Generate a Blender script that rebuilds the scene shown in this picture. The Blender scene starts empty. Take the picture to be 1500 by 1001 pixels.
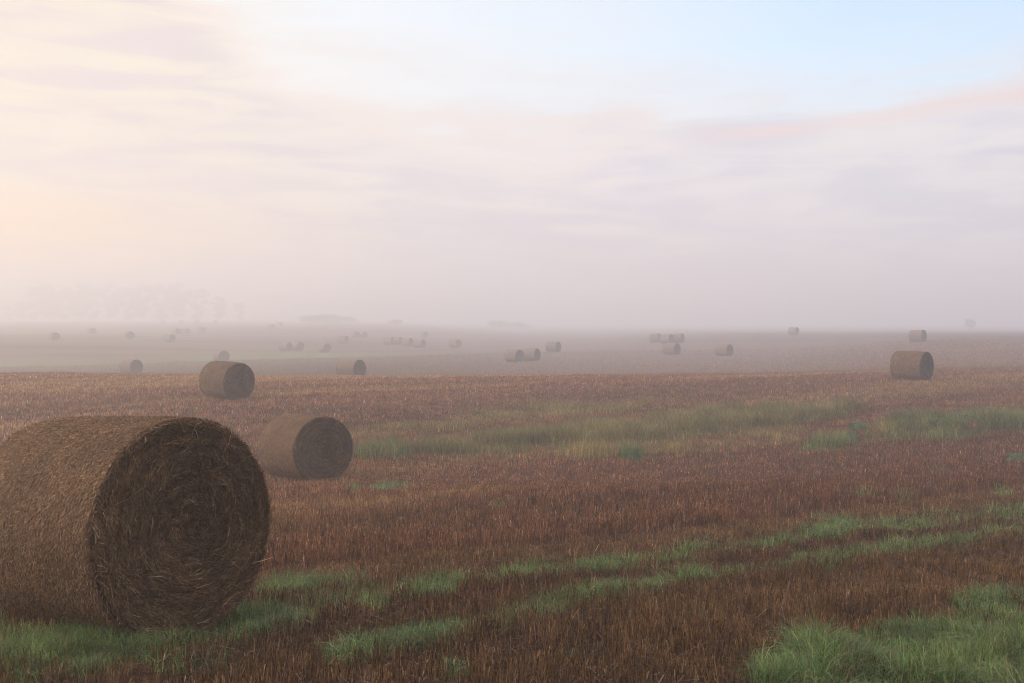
import bpy, math, random
import numpy as np

random.seed(7)
rng = np.random.default_rng(7)
R = math.radians
scene = bpy.context.scene
col = scene.collection

# ------------------------------------------------------------------ camera
F = 1458.0                       # focal length in photo pixels (1500 wide)
HOR = 468.0                      # height of the true horizon in the photo
PITCH = math.atan((500.5 - HOR) / F)
EYE = 1.5
cam = bpy.data.cameras.new('camera')
cam.sensor_width = 36.0
cam.lens = 36.0 * F / 1500.0
cam.clip_start = 0.05
cam.clip_end = 9000
camo = bpy.data.objects.new('camera', cam)
col.objects.link(camo)
camo.location = (0, 0, EYE)
camo.rotation_euler = (R(90) - PITCH, 0, 0)
scene.camera = camo
SP, CP = math.sin(PITCH), math.cos(PITCH)


def project(P):
    """world points -> photo pixels, used to lay the field's plants out on the ground"""
    x, y, z = P[:, 0], P[:, 1], P[:, 2] - EYE
    d = np.maximum(y * CP - z * SP, 0.05)
    u = y * SP + z * CP
    return 750 + F * x / d, 500.5 - F * u / d, d


# ------------------------------------------------------------------ noise
def _hash(ix, iy, seed):
    h = (ix.astype(np.int64) * 374761393 + iy.astype(np.int64) * 668265263 + seed * 974634777) & 0x7fffffff
    h = ((h ^ (h >> 13)) * 1274126177) & 0x7fffffff
    h = h ^ (h >> 16)
    return (h & 0xffff) / 65535.0


def vnoise(x, y, seed=0):
    ix, iy = np.floor(x), np.floor(y)
    fx, fy = x - ix, y - iy
    fx = fx * fx * (3 - 2 * fx)
    fy = fy * fy * (3 - 2 * fy)
    a = _hash(ix, iy, seed); b = _hash(ix + 1, iy, seed)
    c = _hash(ix, iy + 1, seed); d = _hash(ix + 1, iy + 1, seed)
    return (a * (1 - fx) + b * fx) * (1 - fy) + (c * (1 - fx) + d * fx) * fy


def fbm(x, y, seed=0, octv=3):
    t, a, s = 0, 1.0, 0
    for k in range(octv):
        t = t + a * vnoise(x * 2 ** k, y * 2 ** k, seed + 17 * k); s += a; a *= 0.5
    return t / s


def sstep(a, b, x):
    t = np.clip((x - a) / (b - a), 0, 1)
    return t * t * (3 - 2 * t)


# ------------------------------------------------------------------ the lie of the land
# profiles of the rolling field: photo column -> (distance, photo row) pairs
COLS = {
    100: [(22, 712), (30, 645), (38, 585), (48, 555), (54, 547), (65, 550), (80, 553), (95, 551), (109, 546), (125, 536), (145, 520),
          (168, 500), (190, 495.5), (220, 491.5), (300, 481), (437, 474), (700, 470), (3000, 468)],
    470: [(22, 711), (30, 648), (38, 585), (48, 557), (54, 551.5), (62, 555), (75, 558), (90, 546), (110, 535), (135, 525), (156, 517),
          (168, 514), (190, 502), (225, 496), (290, 481.5), (400, 475), (700, 470), (3000, 468)],
    800: [(22, 711), (28, 664), (38, 604), (48, 561), (55, 551.5), (63, 553), (75, 550), (90, 542), (111, 531), (137, 515), (170, 511),
          (182, 505), (230, 496.5), (300, 490), (450, 483.5), (700, 478.5), (1200, 473.5), (3000, 468)],
    1100: [(22, 708), (28, 660), (38, 604), (50, 557), (57, 549.5), (66, 550), (80, 542), (100, 530), (119, 521.5), (156, 497), (200, 489.5),
           (280, 486.5), (400, 483), (650, 478.5), (1200, 473.5), (3000, 468)],
    1420: [(22, 700), (28, 650), (38, 594), (50, 556), (61, 542), (70, 537), (85, 522), (100, 509), (121, 497), (150, 492), (200, 488),
           (280, 486), (400, 483), (650, 478.5), (1200, 473.5), (3000, 468)],
}
LR = np.linspace(math.log(0.3), math.log(6000), 500)
AZ = np.radians(np.arange(-34, 34.01, 0.5))


def _gauss(a, sig, axis):
    n = int(sig * 4) + 1
    k = np.exp(-0.5 * (np.arange(-n, n + 1) / sig) ** 2); k /= k.sum()
    pad = [(0, 0), (0, 0)]; pad[axis] = (n, n)
    return np.apply_along_axis(lambda v: np.convolve(v, k, 'valid'), axis, np.pad(a, pad, mode='edge'))


def _table():
    keys = sorted(COLS)
    prof = []
    for k in keys:
        pts = COLS[k]
        D = np.array([p[0] for p in pts], float)
        py = np.array([p[1] for p in pts], float)
        prof.append((math.atan((k - 750) / F), D, py))
    azs = np.array([p[0] for p in prof])
    T = np.zeros((len(AZ), len(LR)))
    RR = np.exp(LR)
    for i, a in enumerate(AZ):
        D = RR * math.cos(a)
        zs = []
        for (_, d, py) in prof:
            p = np.interp(np.log(D), np.log(d), py)
            zs.append(D * (-SP - CP * (p - 500.5) / F))
        zs = np.array(zs)
        j = np.clip(np.searchsorted(azs, a) - 1, 0, len(azs) - 2)
        t = np.clip((a - azs[j]) / (azs[j + 1] - azs[j]), 0, 1); t = t * t * (3 - 2 * t)
        zc = zs[j] * (1 - t) + zs[j + 1] * t
        zn = -EYE - 0.09 * D - 0.0005 * D * D
        w = sstep(math.log(13), math.log(24), np.log(D))
        T[i] = zn * (1 - w) + zc * w
    T = _gauss(T, 3.0, 1)
    T = _gauss(T, 3.0, 0)
    return T + EYE


TAB = _table()


def terrain(x, y, fine=True):
    x = np.asarray(x, float); y = np.asarray(y, float)
    az = np.arctan2(x, y); r = np.maximum(np.hypot(x, y), 0.31)
    fa = np.clip((az - AZ[0]) / (AZ[1] - AZ[0]), 0, len(AZ) - 1.001)
    fr = np.clip((np.log(r) - LR[0]) / (LR[1] - LR[0]), 0, len(LR) - 1.001)
    ia, ir = fa.astype(int), fr.astype(int)
    ta, tr = fa - ia, fr - ir
    z = (TAB[ia, ir] * (1 - tr) + TAB[ia, ir + 1] * tr) * (1 - ta) + (TAB[ia + 1, ir] * (1 - tr) + TAB[ia + 1, ir + 1] * tr) * ta
    near = -0.09 * y - 0.0005 * y * np.abs(y)         # the near slope is one tilted plane
    wn = 1 - sstep(math.log(9), math.log(14), np.log(r))
    z = z * (1 - wn) + near * wn
    w = sstep(R(38), R(100), np.abs(az))
    z = z * (1 - w) + (-1.2 * np.tanh(y / 12)) * w
    if fine:
        z = z + 0.10 * (fbm(x * 0.35, y * 0.35, 3, 2) - 0.5) * sstep(4, 12, r) + 0.035 * (vnoise(x * 1.9, y * 1.9, 5) - 0.5)
    return z


def at(px, D):
    """the ground point at a photo column and a distance"""
    x = (px - 750) / F * D
    return x, D


# ------------------------------------------------------------------ mesh helpers
def link_mesh(name, V, faces, mat, parent=None, color=None, smooth=False):
    """V (n,3); faces: list of (m,k) int arrays"""
    me = bpy.data.meshes.new(name)
    V = np.asarray(V, np.float32)
    me.vertices.add(len(V)); me.vertices.foreach_set('co', V.ravel())
    idx = np.concatenate([f.ravel() for f in faces]).astype(np.int32)
    tot = np.concatenate([np.full(len(f), f.shape[1]) for f in faces]).astype(np.int32)
    start = np.concatenate([[0], np.cumsum(tot)[:-1]]).astype(np.int32)
    me.loops.add(len(idx)); me.loops.foreach_set('vertex_index', idx)
    me.polygons.add(len(tot)); me.polygons.foreach_set('loop_start', start)
    if smooth:
        me.polygons.foreach_set('use_smooth', np.ones(len(tot), bool))
    me.update(calc_edges=True)
    if color is not None:
        at_ = me.color_attributes.new('Col', 'FLOAT_COLOR', 'POINT')
        c = np.ones((len(V), 4), np.float32); c[:, :color.shape[1]] = color
        at_.data.foreach_set('color', c.ravel())
    me.materials.append(mat)
    o = bpy.data.objects.new(name, me)
    col.objects.link(o)
    if parent is not None:
        o.parent = parent
    return o


def tag(o, label=None, cat=None, group=None, kind=None):
    if label: o['label'] = label
    if cat: o['category'] = cat
    if group: o['group'] = group
    if kind: o['kind'] = kind
    return o


def empty(name, loc=(0, 0, 0), rot=(0, 0, 0)):
    o = bpy.data.objects.new(name, None)
    o.empty_display_size = 0.3
    col.objects.link(o); o.location = loc; o.rotation_euler = rot
    return o


def copy_tree(o):
    c = o.copy(); col.objects.link(c)
    for ch in o.children:
        k = ch.copy(); col.objects.link(k); k.parent = c
        for g in ch.children:
            q = g.copy(); col.objects.link(q); q.parent = k
    return c


def blades(P, h, w, lean, yaw, colr, segs=1, tipw=0.35, droop=0.0):
    """many upright blades as one vertex/face/colour set. lean (n,2): sideways travel of the tip"""
    n = len(P)
    lv = segs + 1
    t = np.linspace(0, 1, lv)
    dx, dy = np.cos(yaw), np.sin(yaw)
    V = np.zeros((n, lv, 2, 3), np.float32)
    ln = np.hypot(lean[:, 0], lean[:, 1])
    for i, tt in enumerate(t):
        cx = P[:, 0] + lean[:, 0] * (tt ** 2 if segs > 1 else tt)
        cy = P[:, 1] + lean[:, 1] * (tt ** 2 if segs > 1 else tt)
        cz = P[:, 2] + h * tt - (droop * ln * tt ** 3 if segs > 1 else 0)
        ww = 0.5 * w * (1 - (1 - tipw) * tt)
        for s, sg in enumerate((-1, 1)):
            V[:, i, s, 0] = cx + sg * dx * ww
            V[:, i, s, 1] = cy + sg * dy * ww
            V[:, i, s, 2] = cz
    base = (np.arange(n) * lv * 2)[:, None]
    fs = [base + np.array([[2 * i, 2 * i + 1, 2 * i + 3, 2 * i + 2]]) for i in range(segs)]
    C = np.repeat(colr[:, None, :], lv * 2, axis=1).reshape(-1, 3)
    return V.reshape(-1, 3), np.concatenate(fs), C


def join(sets):
    Vs, Fs, Cs, off = [], {}, [], 0
    for V, Fa, C in sets:
        Vs.append(V); Cs.append(C)
        for f in (Fa if isinstance(Fa, list) else [Fa]):
            Fs.setdefault(f.shape[1], []).append(f + off)
        off += len(V)
    return np.concatenate(Vs), [np.concatenate(f) for f in Fs.values()], np.concatenate(Cs)


# ------------------------------------------------------------------ materials
def mat_nodes(name):
    m = bpy.data.materials.new(name); m.use_nodes = True
    nt = m.node_tree
    return m, nt, nt.nodes['Principled BSDF']


def N(nt, typ, **kw):
    n = nt.nodes.new(typ)
    for k, v in kw.items():
        setattr(n, k, v)
    return n


def math_node(nt, op, a, b=None, c=None, clamp=False):
    n = nt.nodes.new('ShaderNodeMath'); n.operation = op; n.use_clamp = clamp
    for i, v in enumerate((a, b, c)):
        if v is None: continue
        if isinstance(v, (int, float)): n.inputs[i].default_value = v
        else: nt.links.new(v, n.inputs[i])
    return n.outputs[0]


def mix_col(nt, fac, a, b, blend='MIX'):
    n = nt.nodes.new('ShaderNodeMix'); n.data_type = 'RGBA'; n.blend_type = blend; n.clamp_factor = True
    for i, v in ((0, fac), (6, a), (7, b)):
        if isinstance(v, (int, float)): n.inputs[i].default_value = v
        elif isinstance(v, tuple): n.inputs[i].default_value = v if len(v) == 4 else v + (1,)
        else: nt.links.new(v, n.inputs[i])
    return n.outputs[2]


def maprange(nt, v, a, b, c=0.0, d=1.0, smooth=True):
    n = nt.nodes.new('ShaderNodeMapRange'); n.interpolation_type = 'SMOOTHSTEP' if smooth else 'LINEAR'
    n.clamp = True if hasattr(n, 'clamp') else None
    nt.links.new(v, n.inputs[0])
    for i, q in enumerate((a, b, c, d)):
        n.inputs[i + 1].default_value = q
    return n.outputs[0]


def noise_node(nt, vec, scale, detail=3, rough=0.55, dist=0.0):
    n = nt.nodes.new('ShaderNodeTexNoise')
    n.inputs['Scale'].default_value = scale; n.inputs['Detail'].default_value = detail
    n.inputs['Roughness'].default_value = rough; n.inputs['Distortion'].default_value = dist
    nt.links.new(vec, n.inputs['Vector'])
    return n.outputs['Fac']


def attr_material(name, rough=0.75, spec=0.15, trans=0.0, vary=0.35):
    """plant material: the colour each blade carries, broken up by a fine noise"""
    m, nt, b = mat_nodes(name)
    a = N(nt, 'ShaderNodeAttribute'); a.attribute_name = 'Col'
    tc = N(nt, 'ShaderNodeTexCoord')
    nz = noise_node(nt, tc.outputs['Object'], 45, 2)
    f = maprange(nt, nz, 0.25, 0.75, 1 - vary, 1 + vary)
    mul = N(nt, 'ShaderNodeVectorMath', operation='SCALE')
    nt.links.new(a.outputs['Color'], mul.inputs[0]); nt.links.new(f, mul.inputs['Scale'])
    nt.links.new(mul.outputs[0], b.inputs['Base Color'])
    b.inputs['Roughness'].default_value = rough
    b.inputs['Specular IOR Level'].default_value = spec
    if trans > 0:
        tr = N(nt, 'ShaderNodeBsdfTranslucent'); nt.links.new(mul.outputs[0], tr.inputs['Color'])
        mx = N(nt, 'ShaderNodeMixShader'); mx.inputs[0].default_value = trans
        nt.links.new(b.outputs[0], mx.inputs[1]); nt.links.new(tr.outputs[0], mx.inputs[2])
        nt.links.new(mx.outputs[0], nt.nodes['Material Output'].inputs['Surface'])
    return m


M_STUB = attr_material('stubble_straw', 0.7, 0.2, 0.15)
M_GRASS = attr_material('grass_blades', 0.55, 0.3, 0.3, 0.2)
M_STRAW = attr_material('bale_straw', 0.7, 0.2, 0.1)
M_LEAF = attr_material('leaf', 0.6, 0.2, 0.2)


def straw_base_material(name, c1, c2, c3, scale):
    m, nt, b = mat_nodes(name)
    tc = N(nt, 'ShaderNodeTexCoord')
    n1 = noise_node(nt, tc.outputs['Object'], scale, 6, 0.75)
    n2 = noise_node(nt, tc.outputs['Object'], 3.0, 3)
    c = mix_col(nt, maprange(nt, n1, 0.35, 0.65), c1, c2)
    c = mix_col(nt, maprange(nt, n2, 0.45, 0.75, 0, 0.6), c, c3)
    nt.links.new(c, b.inputs['Base Color'])
    b.inputs['Roughness'].default_value = 0.85; b.inputs['Specular IOR Level'].default_value = 0.1
    bp = N(nt, 'ShaderNodeBump'); bp.inputs['Strength'].default_value = 0.9; bp.inputs['Distance'].default_value = 0.03
    nt.links.new(n1, bp.inputs['Height']); nt.links.new(bp.outputs[0], b.inputs['Normal'])
    return m


M_SIDE = straw_base_material('packed_straw_side', (0.08, 0.04, 0.02), (0.32, 0.18, 0.09), (0.24, 0.145, 0.085), 60)
M_SIDE_MISTED = straw_base_material('packed_straw_misted_side', (0.17, 0.11, 0.07), (0.36, 0.25, 0.17), (0.30, 0.21, 0.15), 20)  # far bales' sides, paled in colour to stand in for mist
M_END = straw_base_material('packed_straw_end', (0.03, 0.017, 0.009), (0.125, 0.07, 0.035), (0.07, 0.04, 0.02), 40)

# ------------------------------------------------------------------ where things grow (laid out from the photo's columns and rows)
ROW = np.array([0.79, 0.613])                  # direction of the drilled rows
CROSS = np.array([-0.613, 0.79])

# patches of green grass: centre column, row, half width, half height, slant (rows per column), strength
GREEN = [
    (435, 866, 62, 12, -0.12, 0.9), (505, 880, 70, 16, -0.2, 0.75), (550, 884, 40, 13, -0.15, 1.0), (640, 868, 52, 12, -0.13, 1.0), (760, 843, 64, 13, -0.12, 1.0),
    (884, 832, 62, 11, -0.12, 0.9), (985, 820, 50, 12, -0.14, 0.9), (1122, 801, 46, 11, -0.15, 0.85), (1218, 780, 50, 18, -0.2, 1.0),
    (1345, 769, 82, 12, -0.15, 0.7), (1480, 756, 40, 11, -0.15, 0.6), (1060, 812, 40, 8, -0.15, 0.5),
    (516, 966, 42, 13, -0.3, 0.8), (630, 933, 88, 21, -0.22, 0.95), (768, 901, 84, 17, -0.2, 0.8), (890, 874, 54, 14, -0.2, 1.0),
    (960, 866, 26, 13, -0.2, 0.8), (1006, 852, 32, 11, -0.2, 0.8), (1075, 841, 28, 11, -0.2, 0.9), (1170, 826, 18, 12, -0.2, 1.0),
    (1215, 829, 40, 9, -0.15, 0.5), (1304, 811, 52, 12, -0.2, 0.6), (1130, 834, 60, 9, -0.15, 0.35),
    (335, 918, 112, 27, -0.12, 1.0), (215, 940, 60, 28, -0.1, 0.9), (110, 962, 130, 34, -0.1, 1.0), (20, 950, 60, 60, 0, 0.7), (430, 903, 60, 18, -0.15, 0.8),
    (668, 990, 22, 16, 0, 0.8), (1440, 900, 70, 30, -0.2, 0.9), (1320, 950, 120, 42, -0.2, 1.0), (1180, 985, 90, 34, -0.25, 1.0), (1440, 970, 110, 50, -0.1, 0.85),
    (1300, 1040, 260, 50, -0.1, 0.9), (1480, 930, 40, 40, 0, 0.9), (1250, 960, 60, 30, -0.2, 0.9),
    (1165, 943, 30, 8, -0.2, 0.35), (830, 968, 30, 10, 0, 0.25), (1050, 900, 40, 8, -0.1, 0.25), (300, 985, 80, 10, 0, 0.3),
    (575, 715, 36, 6, -0.05, 0.8), (519, 717, 9, 6, 0, 0.9), (1268, 727, 22, 10, 0, 0.5), (1322, 731, 22, 8, 0, 0.4), (1385, 695, 14, 5, 0, 0.6),
    (1471, 722, 16, 8, 0, 0.6), (1205, 757, 20, 8, 0, 0.3), (1490, 676, 16, 9, 0, 0.8), (730, 742, 10, 6, 0, 0.3),
]
# the weedy hollow: same fields, and the mix of blue-green (0) to khaki (1)
HOLLOW = [
    (560, 667, 60, 10, -0.05, 0.9, 0.25), (640, 658, 60, 16, -0.1, 0.7, 0.5), (740, 650, 90, 22, -0.12, 0.95, 0.55), (850, 640, 100, 24, -0.12, 0.95, 0.6),
    (960, 630, 90, 22, -0.12, 1.0, 0.6), (1050, 620, 90, 22, -0.1, 1.0, 0.55), (1140, 612, 90, 18, -0.1, 1.0, 0.55), (1215, 604, 60, 12, -0.1, 0.8, 0.6),
    (880, 663, 70, 14, -0.1, 0.7, 0.8), (1000, 655, 100, 14, -0.1, 0.6, 0.85), (1100, 645, 90, 14, -0.1, 0.55, 0.85), (925, 668, 22, 12, 0, 1.0, 0.1),
    (1208, 656, 54, 7, -0.05, 1.0, 0.1), (1300, 632, 60, 16, -0.1, 0.7, 0.5), (1340, 622, 50, 14, -0.1, 0.8, 0.2), (1420, 612, 60, 12, -0.1, 0.9, 0.15),
    (1480, 622, 60, 14, -0.05, 0.9, 0.15), (1400, 636, 70, 10, -0.1, 0.8, 0.15), (1320, 642, 40, 6, -0.05, 0.8, 0.15), (1500, 605, 50, 8, 0, 0.6, 0.2),
    (620, 628, 110, 10, -0.05, 0.35, 0.6), (760, 606, 120, 12, -0.06, 0.35, 0.6), (900, 596, 120, 9, -0.05, 0.3, 0.6), (540, 640, 60, 12, 0, 0.3, 0.6),
    (1400, 604, 120, 8, -0.04, 0.3, 0.6), (430, 640, 40, 8, 0, 0.3, 0.5),
]


TRACKS = [  # (column, row) along each wheel track, half height in rows, strength
    ([(370, 880), (480, 866), (600, 862), (760, 842), (900, 830), (1050, 810), (1200, 788), (1350, 770), (1520, 752)], 10, 0.7),
    ([(480, 972), (560, 945), (640, 930), (760, 902), (880, 876), (1000, 855), (1120, 836), (1260, 817), (1380, 800), (1520, 775)], 10, 0.58),
]


def patch(px, py, rows, seed):
    best = np.zeros(len(px)); kh = np.zeros(len(px))
    wob = (fbm(px * 0.035, py * 0.09, seed) - 0.5) * 1.0
    for r in rows:
        cx, cy, rx, ry, sl, st = r[:6]
        d = np.sqrt(((px - cx) / rx) ** 2 + ((py - cy - sl * (px - cx)) / ry) ** 2)
        v = st * (1 - sstep(0.55, 1.15, d + wob * 0.7))
        k = v > best
        best = np.where(k, v, best)
        if len(r) > 6:
            kh = np.where(k, r[6], kh)
    if rows is GREEN:
        for pts, hh, st in TRACKS:
            yl = np.interp(px, [p[0] for p in pts], [p[1] for p in pts])
            v = st * (1 - sstep(0.4, 1.3, np.abs(py - yl) / hh + wob)) * (px > pts[0][0])
            best = np.maximum(best, v)
    return best, kh


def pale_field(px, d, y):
    """the fields over the crest: a paler crop, its colour also softened towards the mist"""
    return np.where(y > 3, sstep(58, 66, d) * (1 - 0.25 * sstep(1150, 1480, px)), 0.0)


def mist_paled(px, d, y):
    """towards the right that crop is painted paler still to stand in for mist"""
    return np.where(y > 3, sstep(58, 75, d) * sstep(420, 900, px), 0.0)  # mask for mist painted into the far colours


# ------------------------------------------------------------------ ground
def build_ground():
    az = np.concatenate([np.arange(-180, -36, 4.0), np.arange(-36, 36.01, 0.22), np.arange(40, 180, 4.0)])
    az = np.radians(az)
    rr = np.concatenate([np.exp(np.arange(math.log(0.6), math.log(320), 0.013)), np.exp(np.arange(math.log(325), math.log(3000), 0.06))])
    A, RR = np.meshgrid(az, rr)
    x = (RR * np.sin(A)).ravel(); y = (RR * np.cos(A)).ravel()
    z = terrain(x, y)
    V = np.stack([x, y, z], 1)
    na, nr = len(az), len(rr)
    i, j = np.meshgrid(np.arange(nr - 1), np.arange(na), indexing='ij')
    a = i * na + j; b = i * na + (j + 1) % na
    quads = np.stack([a, a + na, b + na, b], -1).reshape(-1, 4)
    V = np.vstack([V, [[0, 0, float(terrain(np.array([0.]), np.array([0.01]))[0])]]])
    c = len(V) - 1
    tri = np.stack([np.full(na, c), np.arange(na), (np.arange(na) + 1) % na], 1)
    # green and pale bands of the far fields
    px, py, d = project(V)
    front = (V[:, 1] > 3) & (d > 1)
    g, _ = patch(px, py, GREEN, 11)
    hl, kh = patch(px, py, HOLLOW, 12)
    far = np.zeros(len(V))
    strips = [(100, 537, 220, 9, -0.02, 0.8), (330, 535, 170, 15, -0.03, 1.0), (470, 520, 120, 5, -0.02, 0.8), (600, 540, 90, 8, -0.02, 0.6), (640, 520, 90, 4, 0, 0.35),
              (120, 484, 200, 5, 0, 0.6), (280, 497, 200, 2, 0, 0.3), (900, 545, 300, 5, -0.02, 0.2), (120, 520, 200, 3, 0, 0.3), (780, 525, 200, 4, -0.02, 0.25)]
    stn = fbm(px * 0.004, py * 0.35, 31)
    for (cx, cy, rx, ry, sl, st) in strips:
        dd = np.sqrt(((px - cx) / rx) ** 2 + ((py - cy - sl * (px - cx)) / ry) ** 2) + (stn - 0.5) * 1.4
        far = np.maximum(far, st * (1 - sstep(0.5, 1.15, dd)))
    far = far * sstep(58, 66, d)
    green = np.where(front, np.maximum(np.maximum(g, hl * 0.8), far), 0)
    s = V[:, :2] @ CROSS; u = V[:, :2] @ ROW
    tint = fbm(s * 0.22, u * 0.025, 41)
    o = link_mesh('ground', V, [quads, tri], None or GROUND_M, color=np.stack([green, np.where(front, np.maximum(kh * (d < 58), mist_paled(px, d, V[:, 1])), 0), tint, pale_field(px, d, V[:, 1])], 1), smooth=True)
    tag(o, kind='structure')
    return o


def ground_material():
    m, nt, b = mat_nodes('field_soil')
    a = N(nt, 'ShaderNodeAttribute'); a.attribute_name = 'Col'
    sp = N(nt, 'ShaderNodeSeparateColor'); nt.links.new(a.outputs['Color'], sp.inputs[0])
    tc = N(nt, 'ShaderNodeTexCoord')
    mp = N(nt, 'ShaderNodeMapping'); mp.inputs['Rotation'].default_value = (0, 0, R(-37.8)); mp.inputs['Scale'].default_value = (0.12, 1.3, 1)
    nt.links.new(tc.outputs['Object'], mp.inputs[0])
    rown = noise_node(nt, mp.outputs[0], 0.5, 4, 0.6)
    fine = noise_node(nt, tc.outputs['Object'], 14, 5, 0.7)
    med = noise_node(nt, tc.outputs['Object'], 0.9, 4, 0.6)
    c = mix_col(nt, maprange(nt, fine, 0.3, 0.7), (0.022, 0.012, 0.008), (0.09, 0.044, 0.025))
    c = mix_col(nt, maprange(nt, rown, 0.42, 0.7, 0, 0.75), c, (0.22, 0.115, 0.062))
    c = mix_col(nt, maprange(nt, sp.outputs[2], 0.35, 0.7, 0, 0.45), c, (0.10, 0.042, 0.03))
    c = mix_col(nt, maprange(nt, med, 0.5, 0.75, 0, 0.35), c, (0.26, 0.17, 0.09))
    mp2 = N(nt, 'ShaderNodeMapping'); mp2.inputs['Scale'].default_value = (0.006, 0.11, 0.1); mp2.inputs['Rotation'].default_value = (0, 0, R(3))
    nt.links.new(tc.outputs['Object'], mp2.inputs[0])
    bands = noise_node(nt, mp2.outputs[0], 1.0, 5, 0.62)
    pc = mix_col(nt, maprange(nt, bands, 0.40, 0.60), (0.085, 0.031, 0.017), (0.20, 0.125, 0.065))
    pc = mix_col(nt, maprange(nt, fine, 0.3, 0.7, 0, 0.4), pc, (0.07, 0.035, 0.022))
    pc = mix_col(nt, math_node(nt, 'MULTIPLY', sp.outputs[1], maprange(nt, bands, 0.3, 0.7, 0.75, 1.0)), pc, (0.19, 0.13, 0.10))  # haze towards the right mixed into the far ground colour
    c = mix_col(nt, a.outputs['Alpha'], c, pc)
    gc = mix_col(nt, maprange(nt, fine, 0.3, 0.7), (0.115, 0.125, 0.035), (0.20, 0.195, 0.065))
    c = mix_col(nt, math_node(nt, 'MULTIPLY', sp.outputs[0], maprange(nt, med, 0.25, 0.6, 0.55, 1.0)), c, gc)
    nt.links.new(c, b.inputs['Base Color'])
    b.inputs['Roughness'].default_value = 0.95; b.inputs['Specular IOR Level'].default_value = 0.05
    bp = N(nt, 'ShaderNodeBump'); bp.inputs['Strength'].default_value = 0.8; bp.inputs['Distance'].default_value = 0.06
    nt.links.new(fine, bp.inputs['Height']); nt.links.new(bp.outputs[0], b.inputs['Normal'])
    return m


GROUND_M = ground_material()
ground = build_ground()

# ------------------------------------------------------------------ bales
RAD, LEN = 0.75, 1.58


def ribbon(P0, P1, Nrm, w, colr, lift0, lift1):
    """flat straw ribbons from P0 to P1 bowed off the surface, two quads each"""
    n = len(P0)
    Mid = (P0 + P1) * 0.5 + Nrm * (lift0[:, None])
    A = P0 - Nrm * 0.006; B = P1 + Nrm * lift1[:, None]
    T = P1 - P0; T /= np.linalg.norm(T, axis=1)[:, None] + 1e-9
    S = np.cross(T, Nrm); S /= np.linalg.norm(S, axis=1)[:, None] + 1e-9
    ww = (w * 0.5)[:, None]
    V = np.stack([A - S * ww, A + S * ww, Mid - S * ww, Mid + S * ww, B - S * ww * 0.5, B + S * ww * 0.5], 1)
    base = (np.arange(n) * 6)[:, None]
    Fq = np.concatenate([base + np.array([[0, 1, 3, 2]]), base + np.array([[2, 3, 5, 4]])])
    C = np.repeat(colr[:, None, :], 6, 1).reshape(-1, 3)
    return V.reshape(-1, 3), Fq, C


def straw_colors(n, dark, mid, light, pl=0.12):
    t = rng.random(n)[:, None]
    c = np.array(dark) * (1 - t) + np.array(mid) * t
    k = rng.random(n) < pl
    c[k] = np.array(light) * (0.75 + 0.5 * rng.random((k.sum(), 1)))
    return c


def rim_radius(th, sag):
    """the roll is a little out of round and flattened where it rests"""
    r = RAD * (1 + 0.010 * np.sin(2 * th + 0.6) + 0.006 * np.sin(3 * th + 2.0) + 0.004 * np.sin(7 * th))
    zz = r * np.sin(th)
    return np.where(zz < -0.70 * RAD / 0.75, r * (1 - sag * sstep(-0.66, -0.76, zz)), r)


def bale_roll(nth, nx, det):
    th = np.linspace(0, 2 * np.pi, nth, endpoint=False)
    xs = np.linspace(-LEN / 2, LEN / 2, nx)
    # rounded shoulders
    X, TH = np.meshgrid(xs, th, indexing='ij')
    edge = np.clip((np.abs(X) - (LEN / 2 - 0.05)) / 0.05, 0, 1)
    r = rim_radius(TH, 0.03) - 0.03 * (1 - np.sqrt(np.clip(1 - edge ** 2, 0, 1)))
    r = r - 0.008 * (np.abs(X) / (LEN / 2)) ** 3
    r = r + det * ((fbm(X * 9, TH * 5, 51) - 0.5) * 0.030 + (vnoise(X * 38, TH * 10, 52) - 0.5) * 0.010)
    V = np.stack([X, r * np.cos(TH), r * np.sin(TH)], -1).reshape(-1, 3)
    i, j = np.meshgrid(np.arange(nx - 1), np.arange(nth), indexing='ij')
    a = i * nth + j; b = i * nth + (j + 1) % nth
    Fq = np.stack([a, b, b + nth, a + nth], -1).reshape(-1, 4)
    return V, Fq


def bale_end(nth, nr, sgn, det):
    th = np.linspace(0, 2 * np.pi, nth, endpoint=False)
    rs = np.linspace(0.04, 1, nr)
    RS, TH = np.meshgrid(rs, th, indexing='ij')
    rad = RS * (rim_radius(TH, 0.03) - 0.025)
    bulge = 0.045 * (1 - RS ** 2.2)
    spiral = np.sin(RS * 46 + TH + 3 * vnoise(RS * 4, TH * 2, 61)) * 0.010
    x = LEN / 2 - 0.004 + bulge + det * (spiral + (fbm(RS * 14, TH * 4, 62) - 0.5) * 0.07 + (fbm(RS * 4, TH * 2, 63) - 0.5) * 0.06) * np.clip((1 - RS) * 12, 0, 1)
    V = np.stack([sgn * x, rad * np.cos(TH), rad * np.sin(TH)], -1).reshape(-1, 3)
    i, j = np.meshgrid(np.arange(nr - 1), np.arange(nth), indexing='ij')
    a = i * nth + j; b = i * nth + (j + 1) % nth
    q = np.stack([a, a + nth, b + nth, b], -1).reshape(-1, 4)
    if sgn < 0: q = q[:, ::-1]
    V = np.vstack([V, [[sgn * (LEN / 2 + 0.04), 0, 0]]])
    c = len(V) - 1
    j = np.arange(nth)
    tri = np.stack([np.full(nth, c), j, (j + 1) % nth], 1)
    if sgn < 0: tri = tri[:, ::-1]
    return V, [q, tri]


def two_mats(o, m2, n_first):
    o.data.materials.append(m2)
    mi = np.ones(len(o.data.polygons), np.int32)
    return o, mi


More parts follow.
